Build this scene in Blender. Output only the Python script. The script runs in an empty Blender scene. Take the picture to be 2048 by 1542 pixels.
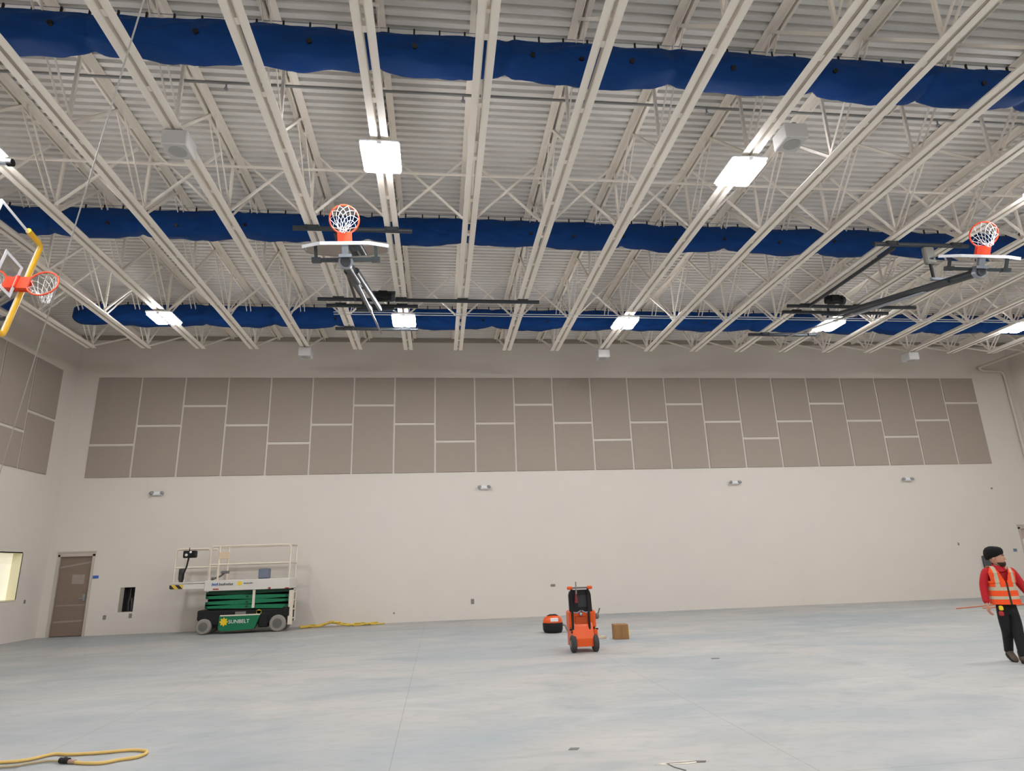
import bpy, math, random
from mathutils import Vector, Matrix, Euler
random.seed(7)
SC = bpy.context.scene
COL = SC.collection
PI = math.pi

# ------------------------------------------------------------------ camera, world, exposure
EYE = 1.581
cam_d = bpy.data.cameras.new('camera')
cam_d.sensor_fit = 'HORIZONTAL'; cam_d.sensor_width = 36.0
cam_d.lens = 1269.07 / 2048 * 36.0
cam_d.clip_start = 0.05; cam_d.clip_end = 200
cam = bpy.data.objects.new('camera', cam_d); COL.objects.link(cam)
_y, _p, _r = math.radians(6.88554), math.radians(15.79021), math.radians(-1.9042)
_f = Vector((math.sin(_y)*math.cos(_p), math.cos(_y)*math.cos(_p), math.sin(_p)))
_rt = Vector((math.cos(_y), -math.sin(_y), 0)); _up = _rt.cross(_f)
_r2 = _rt*math.cos(_r) + _up*math.sin(_r); _u2 = -_rt*math.sin(_r) + _up*math.cos(_r)
cam.matrix_world = Matrix(((_r2.x,_u2.x,-_f.x,0),(_r2.y,_u2.y,-_f.y,0),(_r2.z,_u2.z,-_f.z,EYE),(0,0,0,1)))
SC.camera = cam

w = bpy.data.worlds.new('world'); SC.world = w; w.use_nodes = True
w.node_tree.nodes['Background'].inputs[0].default_value = (0.5,0.52,0.55,1)
w.node_tree.nodes['Background'].inputs[1].default_value = 0.05
SC.view_settings.view_transform = 'Standard'; SC.view_settings.look = 'None'
SC.view_settings.gamma = 1.0; SC.view_settings.use_curve_mapping = False
SC.view_settings.exposure = 0.0
LAMP = 147.0            # emission of the high bay diffusers
SC.cycles.max_bounces = 8; SC.cycles.diffuse_bounces = 5
SC.cycles.use_denoising = True
SC.cycles.sample_clamp_indirect = 20.0

# ------------------------------------------------------------------ materials
def lin(c):
    return tuple((x/255/12.92 if x/255 <= .04045 else ((x/255+.055)/1.055)**2.4) for x in c)
MATS = {}
def mat(name, rgb, rough=.6, metal=0.0, var=.06, scale=6.0, bump=0.0, bscale=40., spec=.4, emit=0, alpha=1, coat=0):
    m = bpy.data.materials.new(name); m.use_nodes = True
    nt = m.node_tree; b = nt.nodes['Principled BSDF']
    c = lin(rgb)
    b.inputs['Roughness'].default_value = rough; b.inputs['Metallic'].default_value = metal
    b.inputs['Specular IOR Level'].default_value = spec
    b.inputs['Base Color'].default_value = (*c,1)
    if coat: b.inputs['Coat Weight'].default_value = coat; b.inputs['Coat Roughness'].default_value = .15
    tc = nt.nodes.new('ShaderNodeTexCoord')
    if var > 0:
        nz = nt.nodes.new('ShaderNodeTexNoise'); nz.inputs['Scale'].default_value = scale; nz.inputs['Detail'].default_value = 5
        nt.links.new(tc.outputs['Object'], nz.inputs['Vector'])
        mx = nt.nodes.new('ShaderNodeMix'); mx.data_type = 'RGBA'
        mx.inputs[6].default_value = (*[x*(1-var) for x in c],1); mx.inputs[7].default_value = (*[min(1,x*(1+var)) for x in c],1)
        nt.links.new(nz.outputs['Fac'], mx.inputs[0]); nt.links.new(mx.outputs[2], b.inputs['Base Color'])
    if bump > 0:
        n2 = nt.nodes.new('ShaderNodeTexNoise'); n2.inputs['Scale'].default_value = bscale; n2.inputs['Detail'].default_value = 4
        nt.links.new(tc.outputs['Object'], n2.inputs['Vector'])
        bp = nt.nodes.new('ShaderNodeBump'); bp.inputs['Strength'].default_value = bump; bp.inputs['Distance'].default_value = .02
        nt.links.new(n2.outputs['Fac'], bp.inputs['Height']); nt.links.new(bp.outputs[0], b.inputs['Normal'])
    if emit:
        b.inputs['Emission Color'].default_value = (*c,1); b.inputs['Emission Strength'].default_value = emit
    if alpha < 1: b.inputs['Alpha'].default_value = alpha
    MATS[name] = m; return m

M_wall  = mat('painted_wall', (215,207,197), .75, var=.025, scale=1.2, bump=.12, bscale=60)
M_deck  = mat('painted_deck', (226,222,216), .42, var=.03, scale=2)
M_steel = mat('beige_joist_paint', (245,237,226), .5, var=.03, scale=3)
M_trim  = mat('ledger_paint', (150,142,130), .6)
M_duct  = mat('blue_duct_fabric', (10,60,124), .75, var=.10, scale=3, bump=.3, bscale=7, spec=.2)
M_hook  = mat('black_plastic', (14,14,15), .5, var=0)
M_panel = mat('taupe_fabric', (164,152,141), .92, var=.03, scale=9, bump=.15, bscale=300, spec=.15)
M_pedge = mat('panel_gap_paint', (200,188,176), .7, var=0)
M_white = mat('white_enamel', (226,226,226), .4, var=0)
M_grille= mat('white_grille', (172,170,168), .6, var=.05)
M_diff  = mat('lit_diffuser', (250,251,255), .5, var=0, emit=LAMP)
M_dark  = mat('dark_grey_steel', (62,66,70), .42, metal=.35, var=.08)
M_galv  = mat('galvanised_steel', (150,156,166), .35, metal=.7, var=.06)
M_chrome= mat('chrome', (225,228,232), .12, metal=1.0, var=0)
M_black = mat('matt_black', (16,16,17), .6, var=.1)
M_rim   = mat('orange_rim_paint', (236,78,46), .38, var=.04)
M_net   = mat('white_net_cord', (240,240,240), .8, var=0)
M_ypad  = mat('yellow_pad', (232,180,44), .4, var=.04)
M_edge  = mat('white_board_edge', (238,240,244), .35, var=0)
M_door  = mat('brown_door', (128,110,98), .4, var=.05)
M_frame = mat('door_frame_paint', (188,178,166), .5, var=0)
M_film_glare  = mat('white_film_glare', (232,228,226), .2, var=.05, scale=20, bump=.5, bscale=12)  # white standing in for the glare on the right door's film
M_winlit= mat('lit_window_pane', (250,244,222), .3, var=0, emit=.42)
M_spkw = mat('speaker_paint', (200,198,196), .5, var=.02)
M_jamb  = mat('window_jamb', (232,226,196), .5, var=0)
M_grey  = mat('grey_plastic', (128,126,120), .6, var=.05)
M_blue  = mat('blue_tag', (60,100,180), .5, var=0)
M_green = mat('green_lift_paint', (14,112,74), .4, var=.12, scale=5)
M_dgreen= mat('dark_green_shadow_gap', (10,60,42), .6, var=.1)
M_cream = mat('cream_rail_paint', (220,208,190), .5, var=.06)
M_tyre  = mat('grey_tyre', (142,138,130), .8, var=.08)
M_hub   = mat('tyre_hub', (104,102,98), .6, var=.08)
M_yel   = mat('yellow_sticker', (236,200,40), .5, var=0)
M_orange= mat('orange_machine_paint', (216,82,16), .38, var=.06)
M_dorange=mat('deep_orange_panel', (172,64,10), .42, var=.08)
M_tyreb = mat('dark_tyre', (58,58,58), .75, var=.1)
M_card  = mat('cardboard', (150,112,72), .85, var=.08, scale=12)
M_wood  = mat('pale_wood', (206,190,166), .7, var=.1)
M_hose  = mat('yellow_hose', (214,180,104), .5, var=.05)
M_hose2 = mat('bright_yellow_hose', (208,176,72), .55, var=.1)
M_ocord = mat('orange_cord', (214,120,80), .6, var=0)
M_skin  = mat('skin', (190,140,116), .55, var=.05, scale=20)
M_hair  = mat('dark_beard', (46,34,28), .8, var=.1)
M_beanie= mat('black_knit', (12,12,13), .95, var=.2, scale=60, bump=.6, bscale=120)
M_red   = mat('red_fabric', (176,20,30), .75, var=.10, scale=14, bump=.25, bscale=24)
M_vest  = mat('hi_vis_orange', (250,84,24), .6, var=.05, bump=.2, bscale=20)
M_refl  = mat('reflective_tape', (196,186,160), .4, var=.05)
M_zip   = mat('dark_zip', (60,40,40), .6, var=0)
M_trous = mat('black_trousers', (20,21,24), .8, var=.25, scale=12, bump=.3, bscale=18)
M_boot  = mat('brown_boot', (84,70,58), .7, var=.12)
M_sole  = mat('boot_sole', (34,30,28), .8, var=0)
M_paint_drip = mat('cream_smear', (214,190,160), .7, var=.1)
M_stain = mat('dark_floor_scrap', (112,110,106), .8, var=.1)
M_pale  = mat('pale_patch', (206,198,184), .85, var=.15, scale=30)
M_pipe  = mat('painted_pipe', (206,196,184), .5, var=0)
M_sprk  = mat('grey_sprinkler_pipe', (146,144,140), .5, var=.05)

def mat_hazard():
    m = bpy.data.materials.new('hazard_stripes'); m.use_nodes = True
    nt = m.node_tree; b = nt.nodes['Principled BSDF']
    tc = nt.nodes.new('ShaderNodeTexCoord'); wv = nt.nodes.new('ShaderNodeTexWave'); wv.inputs['Scale'].default_value = 3.2
    wv.bands_direction = 'DIAGONAL'
    cr = nt.nodes.new('ShaderNodeValToRGB'); cr.color_ramp.interpolation = 'CONSTANT'
    cr.color_ramp.elements[0].color = (*lin((30,30,30)),1); cr.color_ramp.elements[1].position = .5; cr.color_ramp.elements[1].color = (*lin((220,180,60)),1)
    nt.links.new(tc.outputs['Object'], wv.inputs['Vector']); nt.links.new(wv.outputs['Fac'], cr.inputs[0]); nt.links.new(cr.outputs[0], b.inputs['Base Color'])
    return m
M_haz = mat_hazard()
M_plat = mat('scuffed_white', (212,207,198), .55, var=.06, scale=7)
M_aluf = mat('board_rim_grey', (150,154,150), .5, var=0)

def mat_glass():
    m = bpy.data.materials.new('board_glass'); m.use_nodes = True
    nt = m.node_tree; nt.nodes.remove(nt.nodes['Principled BSDF'])
    out = nt.nodes['Material Output']
    tr = nt.nodes.new('ShaderNodeBsdfTransparent'); tr.inputs[0].default_value = (*lin((214,226,218)),1)
    gl = nt.nodes.new('ShaderNodeBsdfGlossy'); gl.inputs['Roughness'].default_value = .03
    fr = nt.nodes.new('ShaderNodeFresnel'); fr.inputs[0].default_value = 1.45
    mx = nt.nodes.new('ShaderNodeMixShader')
    nt.links.new(fr.outputs[0], mx.inputs[0]); nt.links.new(tr.outputs[0], mx.inputs[1]); nt.links.new(gl.outputs[0], mx.inputs[2])
    nt.links.new(mx.outputs[0], out.inputs[0]); return m
M_glass = mat_glass()

def mat_floor():
    m = bpy.data.materials.new('concrete_floor'); m.use_nodes = True
    nt = m.node_tree; b = nt.nodes['Principled BSDF']; L = nt.links.new
    tc = nt.nodes.new('ShaderNodeTexCoord')
    mp = nt.nodes.new('ShaderNodeMapping'); mp.inputs['Scale'].default_value = (.55,1.0,1); mp.inputs['Rotation'].default_value = (0,0,.35)
    L(tc.outputs['Object'], mp.inputs['Vector'])
    def noise(s, d, dist=0.):
        n = nt.nodes.new('ShaderNodeTexNoise'); n.inputs['Scale'].default_value = s; n.inputs['Detail'].default_value = d; n.inputs['Distortion'].default_value = dist
        L(mp.outputs[0], n.inputs['Vector']); return n
    n1, n2, n3, n4 = noise(.33,6,.6), noise(1.5,8,.8), noise(9,6), noise(.8,7,1.2)
    r1 = nt.nodes.new('ShaderNodeValToRGB')
    r1.color_ramp.elements[0].position = .36; r1.color_ramp.elements[0].color = (*lin((154,160,161)),1)
    r1.color_ramp.elements[1].position = .60; r1.color_ramp.elements[1].color = (*lin((174,171,165)),1)
    L(n1.outputs['Fac'], r1.inputs[0])
    def mixin(prev, noise_n, rgb, lo, hi, amt):
        rr = nt.nodes.new('ShaderNodeMapRange'); rr.inputs[1].default_value = lo; rr.inputs[2].default_value = hi; rr.inputs[4].default_value = amt
        L(noise_n.outputs['Fac'], rr.inputs[0])
        x = nt.nodes.new('ShaderNodeMix'); x.data_type = 'RGBA'; x.inputs[7].default_value = (*lin(rgb),1)
        L(rr.outputs[0], x.inputs[0]); L(prev, x.inputs[6]); return x.outputs[2]
    c = mixin(r1.outputs[0], n2, (138,146,149), .48, .70, .55)
    c = mixin(c, n4, (190,187,181), .52, .74, .55)
    c = mixin(c, n3, (142,141,137), .5, .75, .35)
    # saw-cut joints in the slab
    sx = nt.nodes.new('ShaderNodeSeparateXYZ'); L(tc.outputs['Object'], sx.inputs[0])
    def joint(prev, sock, pos, wd):
        a = nt.nodes.new('ShaderNodeMath'); a.operation = 'SUBTRACT'; a.inputs[1].default_value = pos; L(sock, a.inputs[0])
        ab = nt.nodes.new('ShaderNodeMath'); ab.operation = 'ABSOLUTE'; L(a.outputs[0], ab.inputs[0])
        lt = nt.nodes.new('ShaderNodeMath'); lt.operation = 'LESS_THAN'; lt.inputs[1].default_value = wd; L(ab.outputs[0], lt.inputs[0])
        ml = nt.nodes.new('ShaderNodeMath'); ml.operation = 'MULTIPLY'; ml.inputs[1].default_value = .38; L(lt.outputs[0], ml.inputs[0])
        x = nt.nodes.new('ShaderNodeMix'); x.data_type = 'RGBA'; x.inputs[7].default_value = (*lin((120,116,106)),1)
        L(ml.outputs[0], x.inputs[0]); L(prev, x.inputs[6]); return x.outputs[2]
    for p in (-.40, 2.88, -3.7, 6.2, 9.5, -7.0): c = joint(c, sx.outputs[0], p, .006)
    c = joint(c, sx.outputs[1], 5.11, .006)
    L(c, b.inputs['Base Color'])
    b.inputs['Roughness'].default_value = .55; b.inputs['Specular IOR Level'].default_value = .4
    bp = nt.nodes.new('ShaderNodeBump'); bp.inputs['Strength'].default_value = .15; bp.inputs['Distance'].default_value = .01
    L(n3.outputs['Fac'], bp.inputs['Height']); L(bp.outputs[0], b.inputs['Normal'])
    return m
M_floor = mat_floor()

# ------------------------------------------------------------------ mesh helpers
def V(*a): return Vector(a)
class MB:
    """collects geometry of ONE part"""
    def __init__(s): s.v = []; s.f = []; s.mi = []; s.sm = []
    def add(s, vs, fs, mi=0, smooth=False):
        o = len(s.v); s.v += [tuple(x) for x in vs]
        for f in fs: s.f.append([i+o for i in f]); s.mi.append(mi); s.sm.append(smooth)
        return s
    def box(s, a, b, mi=0, M=None, bev=0.):
        x0,y0,z0 = a; x1,y1,z1 = b
        if x0>x1: x0,x1=x1,x0
        if y0>y1: y0,y1=y1,y0
        if z0>z1: z0,z1=z1,z0
        if bev <= 0:
            vs = [V(x,y,z) for z in (z0,z1) for y in (y0,y1) for x in (x0,x1)]
            fs = [(0,2,3,1),(4,5,7,6),(0,1,5,4),(2,6,7,3),(0,4,6,2),(1,3,7,5)]
        else:
            e = min(bev, (x1-x0)*.49, (y1-y0)*.49, (z1-z0)*.49)
            cx = [(x0,x0+e),(x1,x1-e)]; cy = [(y0,y0+e),(y1,y1-e)]; cz = [(z0,z0+e),(z1,z1-e)]
            vs = []; idx = {}
            for i in (0,1):
                for j in (0,1):
                    for k in (0,1):
                        idx[i,j,k] = len(vs)
                        vs += [V(cx[i][0],cy[j][1],cz[k][1]), V(cx[i][1],cy[j][0],cz[k][1]), V(cx[i][1],cy[j][1],cz[k][0])]
            fs = []
            def q(*l): fs.append(l)
            for i in (0,1): q(*[idx[i,a_,b_]+0 for a_,b_ in ((0,0),(0,1),(1,1),(1,0))][::(1 if i==0 else -1)])
            for j in (0,1): q(*[idx[a_,j,b_]+1 for a_,b_ in ((0,0),(1,0),(1,1),(0,1))][::(1 if j==0 else -1)])
            for k in (0,1): q(*[idx[a_,b_,k]+2 for a_,b_ in ((0,0),(0,1),(1,1),(1,0))][::(1 if k==0 else -1)])
            for i in (0,1):
                for j in (0,1): q(idx[i,j,0]+0,idx[i,j,1]+0,idx[i,j,1]+1,idx[i,j,0]+1)
            for i in (0,1):
                for k in (0,1): q(idx[i,0,k]+0,idx[i,1,k]+0,idx[i,1,k]+2,idx[i,0,k]+2)
            for j in (0,1):
                for k in (0,1): q(idx[0,j,k]+1,idx[1,j,k]+1,idx[1,j,k]+2,idx[0,j,k]+2)
            for t in idx.values(): q(t,t+1,t+2)
        if M is not None: vs = [M @ v for v in vs]
        return s.add(vs, fs, mi)
    def tube(s, pts, r, n=10, mi=0, closed=False, caps=True, flat=None):
        pts = [Vector(p) for p in pts]; N = len(pts)
        rs = r if isinstance(r, (list,tuple)) else [r]*N
        t0 = (pts[1]-pts[0]).normalized()
        ref = V(0,0,1) if abs(t0.z) < .9 else V(1,0,0)
        nrm = (ref - t0*ref.dot(t0)).normalized()
        vs = []
        for i,p in enumerate(pts):
            if closed: t = (pts[(i+1)%N]-pts[i-1])
            else: t = pts[min(i+1,N-1)]-pts[max(i-1,0)]
            if t.length < 1e-9: t = t0
            t = t.normalized()
            nrm = (nrm - t*nrm.dot(t))
            nrm = nrm.normalized() if nrm.length > 1e-6 else t.orthogonal().normalized()
            b = t.cross(nrm)
            for k in range(n):
                a = 2*PI*k/n
                vs.append(p + (nrm*math.cos(a) + b*math.sin(a)*(flat or 1))*rs[i])
        fs = []
        for i in range(N if closed else N-1):
            j = (i+1)%N
            for k in range(n):
                k2 = (k+1)%n; fs.append((i*n+k, i*n+k2, j*n+k2, j*n+k))
        s.add(vs, fs, mi, True)
        if caps and not closed:
            s.add([vs[k] for k in range(n)], [tuple(range(n))[::-1]], mi)
            s.add([vs[(N-1)*n+k] for k in range(n)], [tuple(range(n))], mi)
        return s
    def cyl(s, a, b, r, n=16, mi=0): return s.tube([a,b], r, n, mi)
    def bar(s, a, b, wx, wy, up=(0,0,1), mi=0):
        """rectangular bar from a to b"""
        a = Vector(a); b = Vector(b); t = (b-a).normalized(); u = Vector(up)
        if abs(t.dot(u)) > .98: u = V(1,0,0)
        sd = t.cross(u).normalized(); u = sd.cross(t).normalized()
        vs = [p + sd*i*wx/2 + u*j*wy/2 for p in (a,b) for i,j in ((-1,-1),(1,-1),(1,1),(-1,1))]
        return s.add(vs, [(3,2,1,0),(4,5,6,7),(0,1,5,4),(1,2,6,5),(2,3,7,6),(3,0,4,7)], mi)
    def prism(s, poly, axis_fn, d0, d1, mi=0):
        n = len(poly)
        vs = [axis_fn(p,d0) for p in poly] + [axis_fn(p,d1) for p in poly]
        fs = [tuple(range(n))[::-1], tuple(range(n,2*n))] + [(i,(i+1)%n,n+(i+1)%n,n+i) for i in range(n)]
        return s.add(vs, fs, mi)
    def loft(s, rings, mi=0, caps=True, smooth=True, closed=True):
        n = len(rings[0]); vs = [p for r in rings for p in r]; fs = []
        for i in range(len(rings)-1):
            for k in range(n if closed else n-1):
                k2 = (k+1)%n; fs.append((i*n+k, i*n+k2, (i+1)*n+k2, (i+1)*n+k))
        s.add(vs, fs, mi, smooth)
        if caps:
            s.add(rings[0], [tuple(range(n))[::-1]], mi, smooth); s.add(rings[-1], [tuple(range(n))], mi, smooth)
        return s
    def ball(s, c, r, n=14, m=10, mi=0, sc=(1,1,1), M=None):
        rings = []
        for i in range(m+1):
            a = -PI/2 + PI*i/m; a = max(-PI/2+.02, min(PI/2-.02, a))
            rr = [V(math.cos(a)*math.cos(2*PI*k/n)*sc[0], math.cos(a)*math.sin(2*PI*k/n)*sc[1], math.sin(a)*sc[2])*r for k in range(n)]
            if M is not None: rr = [M @ x for x in rr]
            rings.append([x+Vector(c) for x in rr])
        return s.loft(rings, mi)
    def build(s, name, mats, parent=None, M=None):
        me = bpy.data.meshes.new(name)
        vs = [M @ Vector(v) for v in s.v] if M is not None else s.v
        me.from_pydata([tuple(v) for v in vs], [], s.f)
        if not isinstance(mats, (list,tuple)): mats = [mats]
        for m in mats: me.materials.append(m)
        for p,mi,sm in zip(me.polygons, s.mi, s.sm): p.material_index = mi; p.use_smooth = sm
        me.validate(); me.update()
        return link(name, me, parent)
def link(name, data, parent=None):
    o = bpy.data.objects.new(name, data); COL.objects.link(o)
    if parent is not None: o.parent = parent
    return o
def tag(o, label, cat, group=None, kind=None):
    o['label'] = label; o['category'] = cat
    if group: o['group'] = group
    if kind: o['kind'] = kind
    return o
def empty(name, loc=(0,0,0), rz=0., label=None, cat=None, group=None):
    o = link(name, None); o.location = loc; o.rotation_euler = (0,0,rz); o.empty_display_size = .1
    if label: tag(o, label, cat, group)
    return o
def struct(o): o['kind'] = 'structure'; return o
def copy_tree(o, parent=None):
    c = o.copy(); COL.objects.link(c)
    if parent is not None: c.parent = parent
    for ch in o.children: copy_tree(ch, c)
    return c
ORD = ['first','second','third','fourth','fifth','sixth','seventh','eighth','ninth','tenth','eleventh','twelfth','thirteenth',
       'fourteenth','fifteenth','sixteenth','seventeenth','eighteenth','nineteenth','twentieth','twenty-first','twenty-second','twenty-third']
def hnoise(x, s=0):   # smooth 1-D value noise
    i = math.floor(x); f = x-i; f = f*f*(3-2*f)
    def h(n): return (math.sin(n*127.1+s*311.7)*43758.5453) % 1.0
    return h(i)*(1-f)+h(i+1)*f

# ------------------------------------------------------------------ the room
XL, XR, YB, YF = -11.49, 21.7, 20.888, -10.0
ZD = 9.20                         # underside of the deck
mb = MB().box((XL-.3,YF-.3,-.2),(XR+.3,YB+.3,0)); struct(mb.build('floor', M_floor))
# back wall with holes for the two doors and the service recess
D1 = (-11.20,-10.18,2.30); D2 = (20.40,21.42,2.30); RC = (-9.245,-8.935,.62,1.31)
mb = MB()
def wallpiece(x0,x1,z0,z1): mb.box((x0,YB,z0),(x1,YB+.3,z1))
wallpiece(XL-.3,D1[0],0,9.6); wallpiece(D1[0],D1[1],D1[2],9.6); wallpiece(D1[1],RC[0],0,9.6)
wallpiece(RC[0],RC[1],0,RC[2]); wallpiece(RC[0],RC[1],RC[3],9.6)
wallpiece(RC[1],D2[0],0,9.6); wallpiece(D2[0],D2[1],D2[2],9.6); wallpiece(D2[1],XR+.3,0,9.6)
struct(mb.build('wall_back', M_wall))
W1 = (18.15,19.66,1.10,2.33)
mb = MB()
mb.box((XL-.3,YF,0),(XL,W1[0],9.6)); mb.box((XL-.3,W1[1],0),(XL,YB,9.6)); mb.box((XL-.3,W1[0],0),(XL,W1[1],W1[2])); mb.box((XL-.3,W1[0],W1[3]),(XL,W1[1],9.6))
struct(mb.build('wall_left', M_wall))
struct(MB().box((XR,YF,0),(XR+.3,YB,9.6)).build('wall_right', M_wall))
struct(MB().box((XL-.3,YF-.3,0),(XR+.3,YF,9.6)).build('wall_front', M_wall))
# corrugated roof deck, ribs running across the joists
prof = []; y = YF; P = .165
while y < YB+.05:
    prof += [(y,ZD),(y+.085,ZD),(y+.103,ZD+.085),(y+.147,ZD+.085)]; y += P
vs = []
for (yy,zz) in prof: vs += [(XL-.3,yy,zz),(XR+.3,yy,zz)]
fs = [(2*i,2*i+1,2*i+3,2*i+2) for i in range(len(prof)-1)]
mb = MB().add(vs,fs); mb.box((XL-.3,YF-.3,ZD+.10),(XR+.3,YB+.3,ZD+.2))
struct(mb.build('ceiling', M_deck))
struct(MB().box((XL,YB-.10,ZD-.13),(XR,YB-.005,ZD-.005)).build('trim_back', M_trim))
# doors
def door(n, d, leafmat):
    o = link('door_%d'%n, None); o.location = (d[0],YB,0); struct(o)
    W_ = d[1]-d[0]; H = d[2]
    f = MB(); f.box((0,-.03,0),(.06,.2,H)); f.box((W_-.06,-.03,0),(W_,.2,H)); f.box((0,-.03,H-.06),(W_,.2,H+.05)); f.box((-.03,-.045,H+.05),(W_+.03,.02,H+.09))
    f.build('door_frame', M_frame, o)
    l = MB().box((.06,.03,.015),(W_-.06,.08,H-.06)); lf = l.build('door_leaf', leafmat, o)
    for z in (.3,1.05,1.9): MB().cyl((.055,.0,z-.06),(.055,.0,z+.06),.014,8).build('hinge', M_galv, o)
    h = MB(); h.box((W_-.19,.005,.98),(W_-.13,.03,1.16)); h.tube([(W_-.16,.01,1.04),(W_-.16,-.05,1.04),(W_-.28,-.055,1.04)],.011,8); h.build('door_handle', M_galv, o)
    return o, W_, H
d1, W_, H = door(1, D1, M_door)
fm = MB()   # glare streaks on the protective film, put in as paler bands
for (a,b,zc,sl,wd) in ((.07,W_-.07,1.92,.16,.05),(.10,W_-.10,.86,.0,.035),(.10,W_-.12,.40,.03,.05)):
    fm.box((a,.024,-wd/2),(b,.029,wd/2), M=Matrix.Translation((0,0,zc)) @ Matrix.Rotation(-sl,4,'Y'))
fm.box((.45,.024,1.45),(.80,.028,1.72)); fm.build('film_glare', mat('dull_film_glare',(150,136,128),.25,var=.15,scale=8), d1)
d2, W_, H = door(2, D2, mat('pale_door',(186,168,154),.35,var=.05))
fm = MB()  # bright glare on the plastic film, put in as a white sheet
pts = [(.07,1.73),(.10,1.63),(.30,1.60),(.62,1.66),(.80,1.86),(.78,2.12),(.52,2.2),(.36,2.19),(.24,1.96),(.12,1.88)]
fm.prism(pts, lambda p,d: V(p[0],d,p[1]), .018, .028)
fm.build('film_glare', M_film_glare, d2)
# window in the left wall
win = link('window_1', None); win.location = (XL,0,0); struct(win)
f = MB()
f.box((-.28,W1[1]-.005,W1[2]),(.0,W1[1]+.03,W1[3])); f.box((-.28,W1[0]-.03,W1[2]),(.0,W1[0]+.005,W1[3])); f.box((-.28,W1[0],W1[3]-.005),(.0,W1[1],W1[3]+.03)); f.box((-.28,W1[0],W1[2]-.03),(.015,W1[1],W1[2]+.005))
f.build('window_frame', M_jamb, win)
MB().box((-.26,W1[0],W1[2]),(-.24,W1[1],W1[3])).build('window_pane', M_winlit, win)

# ------------------------------------------------------------------ roof joists
X0J, SJ = 0.59, 1.4742
ZB, ZT = 7.851, 9.12                 # chord heights (bottom chord underside / top chord top)
KJ = range(-7,14)
NODES = [18.14-2.43*i for i in range(0,11)]     # bottom panel points
def jx(k): return X0J + SJ*k
def chord(y0,y1,z,up):
    m = MB()
    for sx in (-1,1):   # pair of angles, leg-to-leg with a gap
        a, b = sx*.024, sx*.132
        m.box((a,y0,z),(b,y1,z+.012)) if up else m.box((a,y0,z-.012),(b,y1,z))
        m.box((a,y0,z),(a+sx*.012,y1,z+.11)) if up else m.box((a,y0,z-.11),(a+sx*.012,y1,z))
    y = y0+.6
    while y < y1:   # spacers between the angles
        m.box((-.024,y,z+.02),(.024,y+.10,z+.09)) if up else m.box((-.024,y,z-.09),(.024,y+.10,z-.02)); y += 1.22
    return m
proto_parts = []
chord_b = chord(-6.5,18.14,ZB,True); chord_t = chord(-6.5,YB-.02,ZT+.07,False)
def webbar(y0,z0,y1,z1,dbl):
    m = MB()
    if dbl:
        for sx in (-1,1): m.bar((sx*.055,y0,z0),(sx*.055,y1,z1),.045,.012,up=(1,0,0)); 
    else: m.bar((0,y0,z0),(0,y1,z1),.046,.046,up=(1,0,0))
    return m
webs = []
zt_, zb_ = ZT+.02, ZB+.05
for i,yb in enumerate(NODES):
    if yb < -5: continue
    if i == 0: webs.append((yb-.03,zb_,YB-.25,zt_,False)); webs.append((yb-.06,zb_,yb+.9,zt_,False))
    else: webs.append((yb,zb_,yb+1.215,zt_,i%2==1))
    webs.append((yb,zb_,yb-1.215,zt_,True)); webs.append((yb,zb_,yb-.0,zt_,False))
joists = {}
for k in KJ:
    i = k+8
    extra = {-5:'carrying the leftmost rear light',-1:'carrying two lights one behind the other',3:'carrying the right front light',7:'carrying a rear light past the right backstop'}.get(k)
    lab = 'beige open-web steel roof joist, %s from the left wall' % ORD[i-1] + ((', '+extra) if extra else '')
    lab = ' '.join(lab.split()[:16])
    if not joists:
        j = empty('roof_joist', (jx(k),0,0), 0, lab, 'roof joist', 'open-web roof joists')
        chord_b.build('bottom_chord', M_steel, j); chord_t.build('top_chord', M_steel, j)
        for wb in webs: webbar(*wb).build('web_member', M_steel, j)
        first = j
    else:
        j = copy_tree(first); j.location.x = jx(k); j['label'] = lab
    joists[k] = j
# cross bridging between neighbouring joists (three lines)
xb = None
for row,yy,nm in ((0,13.28-2.43-.2,'middle row'),(1,15.71-.24,'rear row')):
    for k in list(KJ)[:-1]:
        lab = 'crossed steel bridging, %s, between %s and %s joist from left wall' % (nm, ORD[k+7], ORD[k+8])
        if xb is None:
            xb = empty('cross_bridging', (jx(k),yy,0), 0, lab, 'brace', 'cross bridging between roof joists')
            for s_ in (0,1):
                a = V(.13 if s_==0 else SJ-.13, (s_-.5)*.06, ZB+.05); b = V(SJ-.13 if s_==0 else .13, (s_-.5)*.06, ZT-.02)
                MB().bar(a,b,.036,.036).build('brace_bar', M_steel, xb)
        else:
            c = copy_tree(xb); c.location = (jx(k),yy,0); c['label'] = lab
b = MB().bar((XL+.02,10.42,8.66),(XR-.02,10.42,8.66),.034,.034).build('bridging_rail', M_steel)
tag(b, 'thin horizontal steel rail running across all the joists above the middle duct', 'rail')
for q,(zz,nm) in enumerate(((7.80,'upper'),(7.765,'lower'))):
    o = MB().cyl((-2.6,15.12+.06*q,zz),(XR-.05,15.12+.06*q,zz),.011,8).build('wire_conduit', M_white)
    tag(o, '%s of two thin pale conduits running under the joists to the rear lights' % nm, 'conduit', 'thin conduits at the rear lights')
# sprinkler line
sp = empty('sprinkler_pipe', (0,8.45,8.78), 0, 'grey sprinkler pipe under the roof deck just behind the front blue duct', 'pipe')
MB().cyl((XL+.02,0,0),(XR-.02,0,0),.022,10).build('pipe_run', M_sprk, sp)
for xx in (.39,4.42,-3.2,8.6):
    m = MB().cyl((xx,0,-.02),(xx,0,-.10),.013,8); m.cyl((xx,0,-.10),(xx,0,-.115),.03,10); m.build('sprinkler_head', M_galv, sp)

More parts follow.
